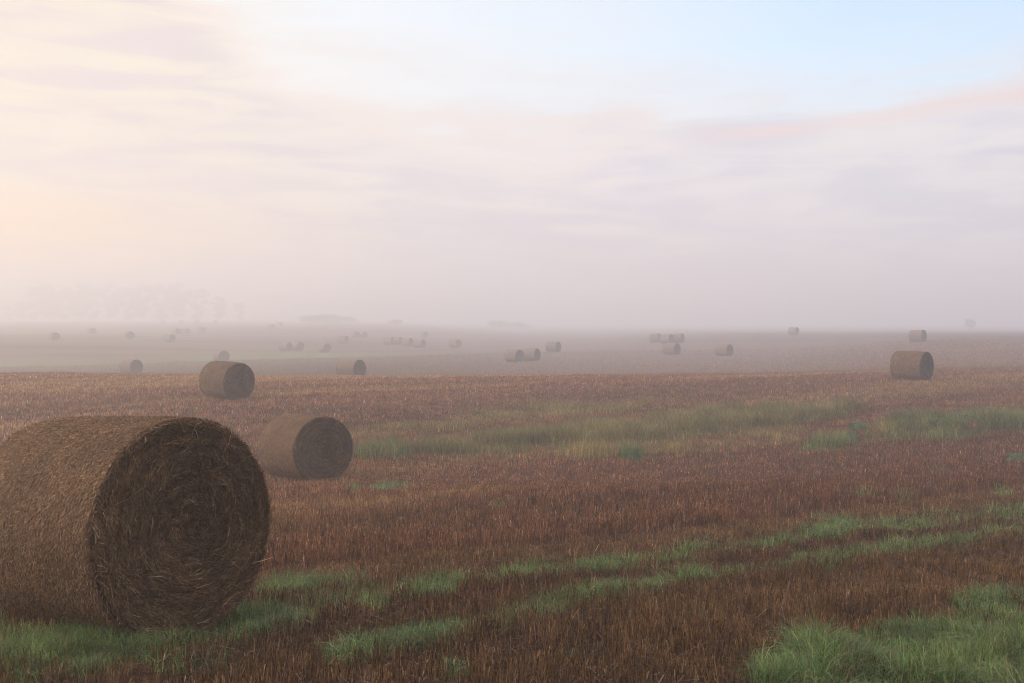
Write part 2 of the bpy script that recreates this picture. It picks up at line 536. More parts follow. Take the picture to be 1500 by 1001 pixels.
def make_bale(detail):
    root = empty('hay_bale')
    hi = detail == 'near'
    nth, nx, nr = (220, 90, 70) if hi else (56, 12, 10)
    det = 1.0 if hi else 0.6
    lift = RAD * 0.97
    # --- side
    V, Fq = bale_roll(nth, nx, det)
    sets = [(V, Fq, np.tile([[0.24, 0.145, 0.095]], (len(V), 1)))]
    nbase = len(Fq)
    n = 60000 if hi else 900
    th = rng.random(n) * 2 * np.pi; x = (rng.random(n) - 0.5) * (LEN - 0.03)
    ln = rng.uniform(0.012, 0.05, n) if hi else rng.uniform(0.08, 0.25, n)
    ang = rng.normal(0, 0.6, n)
    dth = ln * np.cos(ang) / RAD * 0.5; dx = ln * np.sin(ang) * 0.5
    rr = rim_radius(th, 0.03) - 0.008 * (np.abs(x) / (LEN / 2)) ** 3 + 0.004
    P0 = np.stack([np.clip(x - dx, -LEN / 2, LEN / 2), rr * np.cos(th - dth), rr * np.sin(th - dth)], 1)
    P1 = np.stack([np.clip(x + dx, -LEN / 2, LEN / 2), rr * np.cos(th + dth), rr * np.sin(th + dth)], 1)
    Nr = np.stack([np.zeros(n), np.cos(th), np.sin(th)], 1)
    w = rng.uniform(0.0025, 0.0055, n) if hi else rng.uniform(0.01, 0.02, n)
    c = straw_colors(n, (0.075, 0.036, 0.016) if hi else (0.18, 0.11, 0.07), (0.52, 0.30, 0.145) if hi else (0.36, 0.24, 0.155), (0.46, 0.32, 0.21), 0.10)  # far strands carry the same mist paleness in their colour
    c *= (0.62 + 0.75 * fbm(x * 5, th * 4, 53) * (0.7 + 0.6 * vnoise(x * 16, th * 9, 54)))[:, None]
    sets.append(ribbon(P0, P1, Nr, w, c, rng.uniform(0.001, 0.006, n), rng.exponential(0.004, n) if hi else rng.exponential(0.004, n)))
    V, Fs, C = join(sets)
    o = link_mesh('netted_side', V, Fs, M_SIDE if hi else M_SIDE_MISTED, root, C)
    _assign(o, nbase, M_STRAW)
    o.location = (0, 0, lift)
    if hi:                                                  # net wrap: fine cords round the roll, zigzagging a little
        sets = []
        for xx in np.arange(-LEN / 2 + 0.03, LEN / 2 - 0.02, 0.034):
            th = np.linspace(0, 2 * np.pi, 150)
            zx = xx + 0.006 * np.where(np.arange(150) % 2, 1, -1) + 0.006 * (vnoise(th * 3, th * 0 + xx * 50, 66) - 0.5)
            rr = rim_radius(th, 0.03) - 0.008 * (np.abs(zx) / (LEN / 2)) ** 3 + 0.011
            Pq = np.stack([zx, rr * np.cos(th), rr * np.sin(th)], 1)
            nn = np.stack([np.zeros(149), np.cos(th[:-1]), np.sin(th[:-1])], 1)
            m_ = 149
            sets.append(ribbon(Pq[:-1], Pq[1:], nn, np.full(m_, 0.0034), np.tile([[0.40, 0.30, 0.21]], (m_, 1)) * rng.uniform(0.6, 1.1, (m_, 1)), np.zeros(m_), np.zeros(m_)))
        V, Fs, C = join(sets)
        o = link_mesh('net_wrap', V, Fs, M_STRAW, root, C); o.location = (0, 0, lift)
    # --- ends
    for sgn in (1, -1):
        V, Fs0 = bale_end(nth, nr, sgn, det)
        sets = [(V, Fs0, np.tile([[0.1, 0.06, 0.035]], (len(V), 1)))]
        n = 27000 if hi else 420
        rho = np.sqrt(rng.random(n)) * (RAD - 0.035); th = rng.random(n) * 2 * np.pi
        ln = rng.gamma(2.5, 0.028, n).clip(0.02, 0.26) if hi else rng.uniform(0.08, 0.25, n)
        ln *= np.clip(0.35 + rho / RAD, 0.35, 1.0)
        clump = (fbm(rho * 7, th * 3, 71) - 0.5)
        ang = rng.normal(0.12, 0.42, n) + clump * 2.4
        ty, tz = -np.sin(th), np.cos(th)
        ry, rz = np.cos(th), np.sin(th)
        dy = ty * np.cos(ang) + ry * np.sin(ang); dz = tz * np.cos(ang) + rz * np.sin(ang)
        cx = LEN / 2 + 0.045 * (1 - (rho / RAD) ** 2.2) + rng.uniform(-0.004, 0.022, n)
        y, z = rho * ry, rho * rz
        P0 = np.stack([cx, y - dy * ln / 2, z - dz * ln / 2], 1)
        P1 = np.stack([cx, y + dy * ln / 2, z + dz * ln / 2], 1)
        for P in (P0, P1):                                  # keep ends inside the rim
            rad = np.hypot(P[:, 1], P[:, 2]); k = np.minimum(1, (RAD - 0.005) / rad)
            P[:, 1] *= k; P[:, 2] *= k
        P0[:, 0] *= sgn; P1[:, 0] *= sgn
        Nr = np.tile([[float(sgn), 0, 0]], (n, 1)) + rng.normal(0, 0.25, (n, 3)); Nr /= np.linalg.norm(Nr, axis=1)[:, None]
        w = rng.uniform(0.0025, 0.0055, n) if hi else rng.uniform(0.01, 0.022, n)
        c = straw_colors(n, (0.032, 0.017, 0.008), (0.255, 0.145, 0.066), (0.42, 0.275, 0.145), 0.04)
        c *= (0.68 + 0.13 * np.sin(rho * 58 + th + 4 * vnoise(rho * 5, th * 1.5, 64)) + 0.75 * (fbm(rho * 5 * np.cos(th) + 9, rho * 5 * np.sin(th) + 9, 65) - 0.3)).clip(0.25, 1.6)[:, None]
        sets.append(ribbon(P0, P1, Nr, w, c, rng.uniform(0.0, 0.012, n), rng.exponential(0.012, n)))
        if hi:                                              # long straws that have sprung loose
            n = 30
            rho = np.sqrt(rng.random(n)) * (RAD - 0.08); th = rng.random(n) * 2 * np.pi; ln = rng.uniform(0.08, 0.2, n); an = th + np.pi / 2 + rng.normal(0, 0.8, n)
            cx = LEN / 2 + 0.045 * (1 - (rho / RAD) ** 2.2) + 0.012
            P0 = np.stack([cx * sgn, rho * np.cos(th), rho * np.sin(th)], 1)
            P1 = P0 + np.stack([sgn * rng.uniform(-0.01, 0.03, n), np.cos(an) * ln, np.sin(an) * ln], 1)
            rad = np.hypot(P1[:, 1], P1[:, 2]); k = np.minimum(1, (RAD + 0.01) / rad); P1[:, 1] *= k; P1[:, 2] *= k
            Nr = np.tile([[float(sgn), 0, 0]], (n, 1)) + rng.normal(0, 0.3, (n, 3)); Nr /= np.linalg.norm(Nr, axis=1)[:, None]
            sets.append(ribbon(P0, P1, Nr, rng.uniform(0.0035, 0.006, n), straw_colors(n, (0.2, 0.12, 0.06), (0.36, 0.22, 0.11), (0.5, 0.36, 0.2), 0.2), rng.uniform(0.0, 0.03, n), rng.uniform(0, 0.03, n)))
        if hi:                                              # ragged rim
            n = 2600
            th = rng.random(n) * 2 * np.pi
            rr = rim_radius(th, 0.03)
            ln = rng.uniform(0.02, 0.07, n)
            P0 = np.stack([np.full(n, LEN / 2 - 0.03) + rng.uniform(-0.03, 0.03, n), (rr - 0.02) * np.cos(th), (rr - 0.02) * np.sin(th)], 1)
            d = np.stack([rng.uniform(0.0, 0.9, n), -np.sin(th), np.cos(th)], 1) * 1.0
            d[:, 1] += np.cos(th) * rng.uniform(-0.1, 0.55, n); d[:, 2] += np.sin(th) * rng.uniform(-0.1, 0.55, n)
            d[:, 1:] *= rng.choice([-1, 1], n)[:, None] * np.ones((n, 2)); 
            d /= np.linalg.norm(d, axis=1)[:, None]
            P1 = P0 + d * ln[:, None]
            rad = np.hypot(P1[:, 1], P1[:, 2]); k = np.minimum(1, (RAD + 0.02) / rad); P1[:, 1] *= k; P1[:, 2] *= k
            Nr = np.stack([rng.normal(0.3, 0.4, n), np.cos(th), np.sin(th)], 1); Nr /= np.linalg.norm(Nr, axis=1)[:, None]
            P0[:, 0] *= sgn; P1[:, 0] *= sgn
            c = straw_colors(n, (0.09, 0.05, 0.03), (0.27, 0.165, 0.10), (0.45, 0.32, 0.2), 0.1)
            sets.append(ribbon(P0, P1, Nr, rng.uniform(0.003, 0.006, n), c, rng.uniform(0, 0.012, n), rng.uniform(0, 0.01, n)))
        V, Fs, C = join(sets)
        o = link_mesh('end_face', V, Fs, M_END, root, C)
        nb = sum(len(f) for f in Fs0)
        _assign_end(o, Fs0, M_STRAW)
        o.location = (0, 0, lift)
    return root


def _assign(o, nbase, m2):
    o.data.materials.append(m2)
    mi = np.ones(len(o.data.polygons), np.int32); mi[:nbase] = 0
    o.data.polygons.foreach_set('material_index', mi)
    sm = np.zeros(len(mi), bool); sm[:nbase] = True
    o.data.polygons.foreach_set('use_smooth', sm)


def _assign_end(o, Fs0, m2):
    """quads come first (base quads, then straw), the centre triangles last"""
    o.data.materials.append(m2)
    mi = np.ones(len(o.data.polygons), np.int32); nq = len(Fs0[0]); nt_ = len(Fs0[1])
    mi[:nq] = 0; mi[-nt_:] = 0
    o.data.polygons.foreach_set('material_index', mi)
    o.data.polygons.foreach_set('use_smooth', mi == 0)


# right-hand edge of the bale, its diameter in photo pixels, how face-on the end stands (1 = square to us), label
G_NEAR = 'round straw bales on the near stubble'
G_FAR = 'round straw bales in the misty far fields'
BALES = [
    (405, 328, 0.775, 'largest round straw bale, dark swirled end facing right, green grass round its foot', G_NEAR),
    (516, 99, 0.86, 'round straw bale just behind and right of the largest bale', G_NEAR),
    (373, 57.5, 0.81, 'round straw bale on the near rise with a small bale peeping over its top', G_NEAR),
    (1368, 44, 0.42, 'lone round straw bale at the right, mostly its side showing, on the crest', G_NEAR),
    (536.5, 30, 0.62, 'round straw bale with its foot hidden by the brown crest, left of centre', G_FAR),
    (209, 23, 0.8, 'pale round straw bale beside green strips at left, foot hidden by the crest', G_FAR),
    (336, 17.5, 0.90, 'small round straw bale peeping over the top of a nearer bale', G_FAR),
    (257, 12.3, 0.75, 'pale small round bale below and left of a pair, in the left fields', G_FAR),
    (88, 12.5, 0.97, 'leftmost round bale of the far fields, dark end facing the camera', G_FAR),
    (141, 9.5, 0.93, 'small round bale second from the left, between two darker ones', G_FAR),
    (197, 11.5, 0.97, 'dark round bale third from the left in the far row', G_FAR),
    (264.3, 9.2, 0.8, 'farther left bale of the touching-looking pair in the far left fields', G_FAR),
    (278, 9.2, 0.7, 'nearer right bale of the touching-looking pair in the far left fields', G_FAR),
    (302, 8.6, 0.75, 'small round bale just right of the far left pair', G_FAR),
    (403, 7.6, 0.75, 'tiny dark bale on the skyline left of a low misty thicket', G_FAR),
    (414, 6.5, 0.6, 'tiniest pale bale on the skyline beside a dark one, left of the thicket', G_FAR),
    (428, 13.6, 0.65, 'rear left bale of an overlapping pair above the brown crest', G_FAR),
    (445.4, 13.4, 0.75, 'front right bale of an overlapping pair above the brown crest', G_FAR),
    (485, 14, 0.8, 'round bale right of the overlapping pair, above the green strip', G_FAR),
    (510.5, 11.5, 0.55, 'faint round bale behind and above the half hidden centre-left bale', G_FAR),
    (527, 9.7, 0.9, 'left one of two faint far bales seen end on', G_FAR),
    (539, 9.7, 0.9, 'right one of two faint far bales seen end on', G_FAR),
    (578.5, 11.8, 0.5, 'first bale from the left in the faint row of four', G_FAR),
    (590, 11.8, 0.5, 'second bale from the left in the faint row of four', G_FAR),
    (605.5, 12.2, 0.6, 'third bale from the left in the faint row of four', G_FAR),
    (624, 12.6, 0.55, 'last bale at the right end of the faint row of four', G_FAR),
    (627.5, 9.4, 0.9, 'faint bale rising just behind the right end of the row of four', G_FAR),
    (676, 12.8, 0.7, 'pale lone bale between the row of four and the misty trio', G_FAR),
    (768, 20, 0.64, 'nearest and leftmost bale of the staggered trio in the middle mist', G_FAR),
    (792.5, 19.5, 0.5, 'middle bale of the staggered trio in the middle mist', G_FAR),
    (822, 16, 0.5, 'farthest and rightmost bale of the staggered trio in the middle mist', G_FAR),
    (997, 18, 0.52, 'misty bale with a narrow dark end, left of a wider bale', G_FAR),
    (1075, 19, 0.55, 'misty bale right of centre, showing side and dark end', G_FAR),
    (969, 13, 0.4, 'left one of three ghostly bales nearly lost in mist', G_FAR),
    (987, 14, 0.5, 'middle one of three ghostly bales nearly lost in mist', G_FAR),
    (1003.5, 14, 0.45, 'right one of three ghostly bales nearly lost in mist', G_FAR),
    (1171, 11.5, 0.5, 'ghostly small bale on the misty skyline right of centre', G_FAR),
    (1358, 18.2, 0.4, 'faint bale standing in mist above and behind the lone right bale', G_FAR),
    (242.5, 5.2, 0.8, 'specks of bales strung along the far left skyline', 'specks of bales on the far left skyline'),
    (269, 5.0, 0.8, 'specks of bales strung along the far left skyline', 'specks of bales on the far left skyline'),
    (292, 5.2, 0.8, 'specks of bales strung along the far left skyline', 'specks of bales on the far left skyline'),
    (319.5, 5.0, 0.8, 'specks of bales strung along the far left skyline', 'specks of bales on the far left skyline'),
]
near_bale = far_bale = None
FOOT = []
for i, (pr, h, rt, lab, grp) in enumerate(BALES):
    D = 2 * RAD * F / h
    pc = pr - h * rt / 2
    fx, fy = at(pc, D)
    azf = math.atan2(fx, fy)
    th = math.acos(rt)
    cx_, cy_ = -math.sin(azf), -math.cos(azf)
    n = (cx_ * math.cos(th) - cy_ * math.sin(th), cx_ * math.sin(th) + cy_ * math.cos(th))
    bl = LEN * (0.9 if i == 0 else 1.0)
    bx, by = fx - n[0] * bl / 2, fy - n[1] * bl / 2
    e = 0.6
    z0, z1, zm = terrain(np.array([bx - n[0] * e, bx + n[0] * e, bx]), np.array([by - n[1] * e, by + n[1] * e, by]), False)
    slope = (z1 - z0) / (2 * e)
    near = i < 4
    if near and near_bale is None: b = near_bale = make_bale('near')
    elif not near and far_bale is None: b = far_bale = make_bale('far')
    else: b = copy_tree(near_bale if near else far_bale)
    b.location = (bx, by, zm - 0.015)
    b.rotation_euler = (0, -math.atan(slope), math.atan2(n[1], n[0]))
    if i == 0: b.scale = (0.9, 1, 1)
    if i: # each roll lies on its own part of the circumference
        sc = 1 + 0.03 * math.sin(i * 2.3)
        b.scale = (1 + 0.04 * math.sin(i * 1.7), sc, 1)
    tag(b, lab, 'straw bale', grp)
    if near: FOOT.append((bx, by, n, LEN))

# ------------------------------------------------------------------ stubble
def under_bale(x, y, grow=0.0):
    k = np.zeros(len(x), bool)
    for bx, by, n, L in FOOT:
        dx, dy = x - bx, y - by
        a = dx * n[0] + dy * n[1]; c = -dx * n[1] + dy * n[0]
        k |= (np.abs(a) < L / 2 + grow) & (np.abs(c) < 0.33 + grow)
    return k


def scatter(r0, r1, dens, half):
    xs, ys = [], []
    r = r0
    while r < r1:
        q = min(r * 1.04, r1)
        a = R(half(r))
        n = rng.poisson(dens(r) * a * (q * q - r * r))
        rr = np.sqrt(rng.uniform(r * r, q * q, n)); t = rng.uniform(-a, a, n)
        xs.append(rr * np.sin(t)); ys.append(rr * np.cos(t))
        r = q
    return np.concatenate(xs), np.concatenate(ys)


def half(r): return 30 + 60 / max(r, 2.0)


def build_stubble():
    def dens(r): return 2600 if r < 9 else 2600 * (9 / r) ** 1.55
    x, y = scatter(2.6, 135, dens, half)
    # pull the stalks into drilled rows 12.5 cm apart
    s = x * CROSS[0] + y * CROSS[1]; u = x * ROW[0] + y * ROW[1]
    sn = np.round(s / 0.125) * 0.125 + rng.normal(0, 0.022, len(s))
    x = sn * CROSS[0] + u * ROW[0]; y = sn * CROSS[1] + u * ROW[1]
    r = np.hypot(x, y)
    z = terrain(x, y)
    P = np.stack([x, y, z], 1)
    px, py, d = project(P)
    g, _ = patch(px, py, GREEN, 11)
    hl, _ = patch(px, py, HOLLOW, 12)
    keep = (rng.random(len(x)) > np.maximum(g * 0.93, hl * 0.85)) & ~under_bale(x, y)
    # bare trodden strips beside the wheel tracks, and random gaps
    gap = fbm(x * 1.3, y * 1.3, 81)
    keep &= ~((gap < 0.33) & (rng.random(len(x)) < 0.6))
    keep &= (vnoise(x * 8, y * 8, 84) > 0.42) | (rng.random(len(x)) < 0.35) | (r > 20)
    P, s, u, r, x, y = P[keep], sn[keep], u[keep], r[keep], x[keep], y[keep]
    n = len(P)
    band = fbm(s * 0.32, u * 0.05, 41, 2)
    tall = 0.105 + 0.045 * (band - 0.5)
    tall = np.where((s > 8.75) & (s < 12.5), 0.145, tall)
    tall = np.where((s > 7.6) & (s <= 8.75), 0.09, tall)
    hgt = tall * rng.uniform(0.65, 1.12, n) * (0.65 + 0.7 * vnoise(x * 2.2, y * 2.2, 83))
    hgt *= np.where(rng.random(n) < 0.02, rng.uniform(1.2, 1.5, n), 1.0)
    w = 0.0047 * np.maximum(1, r / 9) ** 0.75 * rng.uniform(0.7, 1.3, n)
    yaw = rng.uniform(0, np.pi, n)
    lean = rng.normal(0, 0.15, (n, 2)) * hgt[:, None] + ROW * (0.03 * hgt[:, None])
    wild = rng.random(n) < 0.07
    lean[wild] *= 3.5
    # colour
    t = rng.random(n)
    red, tan_, dark, pale = (np.array(c) for c in ((0.21, 0.092, 0.043), (0.29, 0.160, 0.062), (0.065, 0.030, 0.020), (0.42, 0.30, 0.19)))
    orange = sstep(0.42, 0.66, fbm(s * 0.42 + 3.1, u * 0.045, 43, 3))
    orange = np.maximum(orange, np.where((s > 7.6) & (s <= 8.7), 0.8, 0))
    orange = np.where((s > 8.75) & (s < 10.5), orange * 0.2, orange)
    mixv = np.clip(orange * 0.95 + rng.normal(0, 0.22, n), 0, 1)[:, None]
    c = red * (1 - mixv) + tan_ * mixv
    dk = rng.random(n)[:, None] < 0.28; c = np.where(dk, dark * (1 - 0.5 * mixv) + c * 0.5 * mixv, c)
    pl = rng.random(n)[:, None] < 0.03; c = np.where(pl, pale, c)
    c = c * (0.72 + 0.56 * fbm(s * 1.1, u * 0.03, 47, 2))[:, None]
    pf = pale_field(*project(P)[0::2], P[:, 1])[:, None]
    bq = mist_paled(*project(P)[0::2], P[:, 1])[:, None]
    c = c * (1 - pf) + (np.array((0.12, 0.066, 0.037)) * (1 - bq) + np.array((0.175, 0.115, 0.088)) * bq) * pf  # mist paleness painted into the far stubble towards the right
    # near stubble darkened, the rise brightened: shade and light put into the colour
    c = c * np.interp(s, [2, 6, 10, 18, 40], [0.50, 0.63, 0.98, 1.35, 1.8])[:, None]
    c = c * np.clip(np.exp(rng.normal(-0.1, 1, n) * np.interp(r, [8, 32], [0.44, 0.22])), 0.25, 3.0)[:, None] * (0.6 + 0.9 * vnoise(x * 6.5, y * 6.5, 85))[:, None]
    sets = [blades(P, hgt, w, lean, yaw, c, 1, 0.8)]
    # straw lying loose between the rows
    m = r < 16
    k = np.where(m)[0]; k = k[rng.random(len(k)) < 0.14]
    Pk = P[k] + np.stack([rng.normal(0, .05, len(k)), rng.normal(0, .05, len(k)), rng.uniform(0.01, 0.06, len(k))], 1)
    a = rng.uniform(0, 2 * np.pi, len(k)); L = rng.uniform(0.04, 0.13, len(k))
    ln = np.stack([np.cos(a) * L, np.sin(a) * L], 1)
    cl = np.where(rng.random(len(k))[:, None] < 0.2, pale * 0.75, np.array((0.19, 0.095, 0.055))) * rng.uniform(0.5, 1.2, (len(k), 1))
    sets.append(blades(Pk, rng.uniform(-0.02, 0.05, len(k)), rng.uniform(0.004, 0.007, len(k)), ln, a + np.pi / 2, cl, 1, 0.9))
    V, Fs, C = join(sets)
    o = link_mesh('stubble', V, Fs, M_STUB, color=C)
    tag(o, 'reddish brown cut stubble standing in rows across the field', 'stubble', kind='stuff')
    print('stubble', n)


def build_grass():
    def dens(r): return 8000 if r < 7 else 5200 * (7 / r) ** 1.8
    x, y = scatter(3.0, 34, dens, half)
    z = terrain(x, y)
    P = np.stack([x, y, z], 1)
    px, py, d = project(P)
    g, _ = patch(px, py, GREEN, 11)
    cl = fbm(x * 2.6, y * 2.6, 91)                       # tussocks
    keep = (rng.random(len(x)) < g * np.clip(0.4 + 2.2 * (cl - 0.3), 0.15, 1)) & ~under_bale(x, y, 0.0)
    P, px, py, cl, g = P[keep], px[keep], py[keep], cl[keep], g[keep]
    x, y = P[:, 0], P[:, 1]
    n = len(P); r = np.hypot(x, y)
    corner = sstep(1050, 1150, px) * sstep(880, 930, py)
    hgt = (0.075 + 0.105 * sstep(0.35, 0.65, cl)) * (1 + 0.3 * corner) * rng.uniform(0.55, 1.25, n)
    # blades bow outward from their tussock: follow the slope of the tussock field
    e = 0.05
    gx = (fbm((x + e) * 2.6, y * 2.6, 91) - fbm((x - e) * 2.6, y * 2.6, 91)) / (2 * e)
    gy = (fbm(x * 2.6, (y + e) * 2.6, 91) - fbm(x * 2.6, (y - e) * 2.6, 91)) / (2 * e)
    out = -np.stack([gx, gy], 1) * 0.35
    lean = (out + rng.normal(0, 0.42, (n, 2))) * hgt[:, None]
    w = 0.0056 * np.maximum(1, r / 8) * rng.uniform(0.7, 1.35, n)
    yaw = np.arctan2(lean[:, 1], lean[:, 0]) + np.pi / 2 + rng.normal(0, 0.5, n)
    t = rng.random(n)[:, None]
    c = np.array((0.065, 0.13, 0.024)) * (1 - t) + np.array((0.23, 0.32, 0.095)) * t
    blue = fbm(x * 0.9, y * 0.9, 95)[:, None]
    c = c * (1 - 0.3 * blue) + np.array((0.13, 0.19, 0.09)) * 0.3 * blue
    dry = rng.random(n)[:, None] < 0.13 + 0.2 * (1 - g[:, None])
    c = np.where(dry, np.array((0.30, 0.22, 0.11)) * rng.uniform(0.6, 1.1, (n, 1)), c)
    c *= np.clip(np.exp(rng.normal(-0.05, 0.38, (n, 1))), 0.3, 2.2) * (0.6 + 0.8 * vnoise(x * 5, y * 5, 96))[:, None]
    V, Fs, C = blades(P, hgt, w, lean, yaw, c, 3, 0.12, 0.55)
    o = link_mesh('grass', V, [Fs], M_GRASS, color=C)
    tag(o, 'fresh green grass growing along the wheel tracks and in tussocks', 'grass', kind='stuff')
    print('grass', n)


def build_hollow():
    def dens(r): return 800
    x, y = scatter(21, 44, dens, half)
    z = terrain(x, y)
    P = np.stack([x, y, z], 1)
    px, py, d = project(P)
    hl, kh = patch(px, py, HOLLOW, 12)
    cl = fbm(x * 0.55, y * 0.8, 101)
    keep = rng.random(len(x)) < hl * np.clip(0.1 + 2.2 * (cl - 0.25), 0.05, 1) * 0.9
    P, kh, cl, hl = P[keep], kh[keep], cl[keep], hl[keep]
    x, y = P[:, 0], P[:, 1]; n = len(P)
    hgt = (0.15 + 0.36 * sstep(0.35, 0.7, cl)) * np.where(hl > 0.6, 1, 0.6) * rng.uniform(0.5, 1.15, n)
    lean = rng.normal(0, 0.3, (n, 2)) * hgt[:, None]
    w = 0.0135 * rng.uniform(0.6, 1.4, n)
    yaw = rng.uniform(0, np.pi, n)
    k = np.clip(kh[:, None] + rng.normal(0, 0.22, (n, 1)), 0, 1)
    c = np.array((0.115, 0.17, 0.055)) * (1 - k) + np.array((0.285, 0.20, 0.065)) * k
    br = rng.random(n)[:, None] < 0.13; c = np.where(br, np.array((0.33, 0.18, 0.09)), c)
    c *= np.clip(np.exp(rng.normal(-0.05, 0.45, (n, 1))), 0.3, 2.5) * (0.5 + 1.1 * vnoise(x * 1.3, y * 2.2, 102))[:, None]
    V, Fs, C = blades(P, hgt, w, lean, yaw, c, 2, 0.15, 0.3)
    o = link_mesh('weedy_grass', V, [Fs], M_GRASS, color=C)
    tag(o, 'tall khaki and green weedy grass filling the hollow of the field', 'weeds', kind='stuff')
    print('hollow', n)


build_stubble()
build_grass()
build_hollow()

# ------------------------------------------------------------------ leafy plants
def leaf_cloud(centers, radii, per, size, c1, c2, flat=0.8):
    """leaf-sized faces spread through a set of blobs"""
    Ps, Cs = [], []
    for (cx, cy, cz), rad in zip(centers, radii):
        n = int(per * rad * rad) + 8
        v = rng.normal(0, 1, (n, 3)); v /= np.linalg.norm(v, axis=1)[:, None]
        v *= (rng.random(n) ** 0.45)[:, None] * rad
        v[:, 2] *= flat
        Ps.append(v + np.array([cx, cy, cz]))
        Cs.append(np.tile(rng.uniform(0.7, 1.25), n))
    P = np.concatenate(Ps); k = np.concatenate(Cs)
    n = len(P)
    a = rng.normal(0, 1, (n, 3)); a /= np.linalg.norm(a, axis=1)[:, None]
    b = rng.normal(0, 1, (n, 3)); b -= (a * b).sum(1)[:, None] * a; b /= np.linalg.norm(b, axis=1)[:, None]
    s = size * rng.uniform(0.6, 1.4, n)[:, None]
    V = np.stack([P - a * s, P + b * s * 0.5, P + a * s, P - b * s * 0.5], 1).reshape(-1, 3)
    Fq = np.arange(n * 4).reshape(-1, 4)
    t = rng.random(n)[:, None]
    c = (np.array(c1) * (1 - t) + np.array(c2) * t) * k[:, None]
    return V, Fq, np.repeat(c, 4, 0)


def limb(p0, p1, r0, r1, k=7):
    p0, p1 = np.array(p0, float), np.array(p1, float)
    d = p1 - p0; d /= np.linalg.norm(d)
    a = np.cross(d, (0.3, 0.9, 0.1)); a /= np.linalg.norm(a); b = np.cross(d, a)
    t = np.linspace(0, 2 * np.pi, k, endpoint=False)
    ring = np.cos(t)[:, None] * a + np.sin(t)[:, None] * b
    V = np.vstack([p0 + ring * r0, p1 + ring * r1])
    j = np.arange(k)
    Fq = np.stack([j, (j + 1) % k, (j + 1) % k + k, j + k], 1)
    return V, Fq, np.tile([[0.16, 0.13, 0.10]], (len(V), 1))


def make_tree(h, spread, seed):
    root = empty('tree')
    rs = random.Random(seed)
    parts = [limb((0, 0, -0.3), (0.1, 0, h * 0.45), h * 0.011, h * 0.008), limb((0.1, 0, h * 0.45), (0, 0.1, h * 0.8), h * 0.008, h * 0.004)]
    cs, rd = [], []
    for k in range(26):
        a = k * 2.4 + rs.uniform(-.4, .4); z = h * rs.uniform(0.10, 0.93)
        q = spread * math.sin(math.pi * min(1, 0.18 + 0.8 * (1 - z / h) + 0.1)) ** 0.7 * rs.uniform(0.45, 1.0)
        e = (math.cos(a) * q, math.sin(a) * q, z)
        parts.append(limb((0.05, 0, max(h * 0.2, z - h * 0.16)), e, h * 0.004, h * 0.0015, 5))
        cs.append(e); rd.append(h * rs.uniform(0.07, 0.13))
    cs.append((0, 0, h * 0.93)); rd.append(h * 0.07)
    V, Fs, C = join(parts); link_mesh('trunk', V, Fs, M_LEAF, root, C)
    V, Fq, C = leaf_cloud(cs, rd, 40, 0.5, (0.06, 0.08, 0.045), (0.12, 0.14, 0.08)); link_mesh('crown', V, [Fq], M_LEAF, root, C)
    return root


TREES = [(14, 446), (30, 436), (50, 412), (74, 408), (92, 420), (116, 402), (136, 414), (164, 405), (190, 412), (208, 404), (236, 408), (260, 403), (290, 416), (322, 428), (352, 440)]
protos = [make_tree(20, 4.8, 3), make_tree(20, 5.6, 8)]
used = [False, False]
for i, (px, top) in enumerate(TREES):
    k = i % 2
    t = protos[k] if not used[k] else copy_tree(protos[k]); used[k] = True
    D = 630 + 9 * math.sin(i * 1.9)
    x, y = at(px, D)
    zb = float(terrain(np.array([x]), np.array([y]), False)[0])
    ztop = EYE + D * (HOR - top) * 0.86 / F
    s = (ztop - zb) / 20.0
    t.location = (x, y, zb); t.scale = (s * (1.0 + 0.25 * math.sin(i * 2.7)), s * 1.1, s); t.rotation_euler = (0, 0, i * 1.3)
    tag(t, 'faint tree of the wood almost lost in mist at the far left', 'tree', 'trees of the misty wood at the far left')


def make_shrub(w, h, seed, c1, c2, size, per, name='shrub', stems=True):
    root = empty(name)
    rs = random.Random(seed)
    cs, rd, parts = [], [], []
    for k in range(9):
        a = k * 2.4; q = w * 0.5 * math.sqrt((k + 0.3) / 9)
        z = h * (0.22 + 0.5 * rs.uniform(0.55, 1.0) * (1 - (1.8 * q / w) ** 2))
        cs.append((math.cos(a) * q, math.sin(a) * q, z)); rd.append(h * rs.uniform(0.24, 0.36))
        parts.append(limb((math.cos(a) * q * 0.25, math.sin(a) * q * 0.25, -0.05), (math.cos(a) * q * 0.8, math.sin(a) * q * 0.8, z), h * 0.025, h * 0.008, 5))
    V, Fs, C = join(parts); link_mesh('stem', V, Fs, M_LEAF, root, C)
    V, Fq, C = leaf_cloud(cs, rd, per, size, c1, c2); link_mesh('foliage', V, [Fq], M_LEAF, root, C)
    return root


